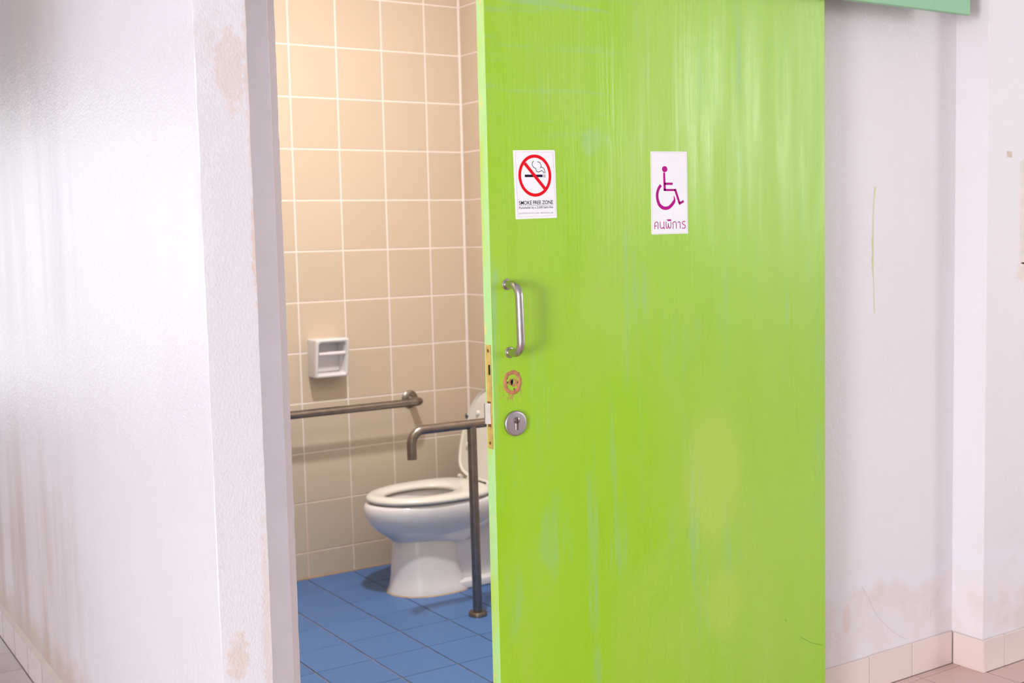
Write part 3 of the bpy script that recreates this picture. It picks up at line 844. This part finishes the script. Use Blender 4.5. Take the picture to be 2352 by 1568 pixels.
# raised lid
LH = Vector((2.447, TY, .378)); tilt = math.radians(9)
def lid_pt(l, w, d):   # l along the lid, w across, d towards the wall
    return LH + Vector((math.sin(tilt) * l + math.cos(tilt) * d, w, math.cos(tilt) * l - math.sin(tilt) * d))
def lid_ring(i, d, n=56):
    out = []; L = .378 - i; hw = .187 - i; lm = .11
    for k in range(n):
        t = 2 * math.pi * k / n; c, s = math.cos(t), math.sin(t)
        p = 2.0 if c > 0 else 3.4
        cc = math.copysign(abs(c) ** (2 / p), c); ss = math.copysign(abs(s) ** (2 / p), s)
        out.append(lid_pt(lm + cc * ((L - lm) if c > 0 else (lm - .004 - i)), ss * hw, d))
    return out
bm = bmesh.new(); loft(bm, [lid_ring(.012, .004), lid_ring(.010, 0.001), lid_ring(.004, -.002), lid_ring(0, .003), lid_ring(.001, .014), lid_ring(.012, .019)], True, True)
lid = bm_obj('lid', bm, M_seat, toi, angle=50)
for l, w in ((.27, .075), (.27, -.075), (.135, .125), (.135, -.125)):
    p = lid_pt(l, w, .004)
    disc_profile('bumper', p, (-math.cos(tilt), 0, math.sin(tilt)), ((.010, -.002), (.010, .008), (.007, .011), (.001, .011)), M_seat, lid, 16)
for s in (-1, 1):
    tube('hinge', [(2.452, TY + s * .052, .378), (2.452, TY + s * .098, .378)], .011, M_seat, toi, 16)
    tube('hinge', [(2.452, TY + s * .150, .378), (2.452, TY + s * .172, .378)], .009, M_seat, toi, 16)
keep(toi)

# ------------------------------------------------------------------ grab bars
wr = empty('wall_grab_rail', (2.345, YB, .683)); tag(wr, 'long horizontal steel grab rail fixed to the beige tiled wall', 'grab rail')
RY = YB - .110
tube('rail', fillet([(1.02, YB - .006, .683), (1.02, RY, .683), (2.350, RY, .683), (2.350, YB - .006, .681)], .034, 8), .0160, M_bar, wr, 24)
for x in (1.02, 2.350):
    disc_profile('wall_flange', (x, YB, .682), (0, -1, 0), ((.037, 0), (.037, .004), (.030, .010), (.016, .012)), M_bar, wr, 32)
keep(wr)
gb = empty('grab_bar', (2.170, 3.619, 0)); tag(gb, 'steel grab bar with curved end on a floor post, in front of the toilet', 'grab bar')
tube('arm', fillet([(1.922, 3.619, .594), (1.922, 3.619, .692), (XC, 3.619, .690)], .045, 10), .0168, M_bar, gb, 24)
tube('post', [(2.168, 3.619, .004), (2.163, 3.619, .684)], .0168, M_bar, gb, 24)
disc_profile('floor_flange', (2.168, 3.619, 0), (0, 0, 1), ((.034, 0), (.034, .010), (.030, .016), (.0175, .018)), M_bar, gb, 32)
disc_profile('wall_flange', (XC, 3.619, .690), (-1, 0, 0), ((.037, 0), (.037, .004), (.030, .010), (.016, .012)), M_bar, gb, 32)
keep(gb)

# ------------------------------------------------------------------ paper holder
ph = empty('paper_holder', (1.975, YB, .81)); tag(ph, 'white ceramic toilet paper holder on the tiled wall, empty', 'paper holder')
def rr_xz(x0, x1, z0, z1, r, y0, y1, n=6):
    """rounded rectangle; y0 at the bottom, y1 at the top"""
    out = []
    for cx, cz, a0 in ((x1 - r, z1 - r, 0), (x0 + r, z1 - r, 90), (x0 + r, z0 + r, 180), (x1 - r, z0 + r, 270)):
        for k in range(n + 1):
            a = math.radians(a0 + 90 * k / n); z = cz + r * math.sin(a)
            out.append(Vector((cx + r * math.cos(a), y0 + (y1 - y0) * (z - z0) / (z1 - z0), z)))
    return out
X0, X1, Z0, Z1 = 1.899, 2.043, .809, .965
bm = bmesh.new()
D0, D1 = .070, .092
loft(bm, [rr_xz(X0 + .002, X1 - .002, Z0 + .002, Z1 - .002, .006, YB, YB), rr_xz(X0, X1, Z0, Z1, .009, YB - D0 + .012, YB - D1 + .012), rr_xz(X0 + .001, X1 - .001, Z0 + .001, Z1 - .001, .010, YB - D0 + .004, YB - D1 + .004),
          rr_xz(X0 + .005, X1 - .005, Z0 + .005, Z1 - .005, .010, YB - D0, YB - D1), rr_xz(X0 + .010, X1 - .010, Z0 + .010, Z1 - .010, .010, YB - D0, YB - D1),
          rr_xz(X0 + .015, X1 - .015, Z0 + .015, Z1 - .016, .009, YB - D0 + .006, YB - D1 + .006), rr_xz(X0 + .017, X1 - .017, Z0 + .018, Z1 - .018, .009, YB - .012, YB - .012)], True, True)
bm_obj('housing', bm, M_white_plastic, ph, angle=45)
tube('roller', [(X0 + .016, YB - .074, .905), (X0 + .050, YB - .074, .905)], .0070, M_white_plastic, ph, 18)
tube('roller', [(X0 + .049, YB - .074, .905), (X1 - .016, YB - .074, .905)], .0080, M_white_plastic, ph, 18)
keep(ph)
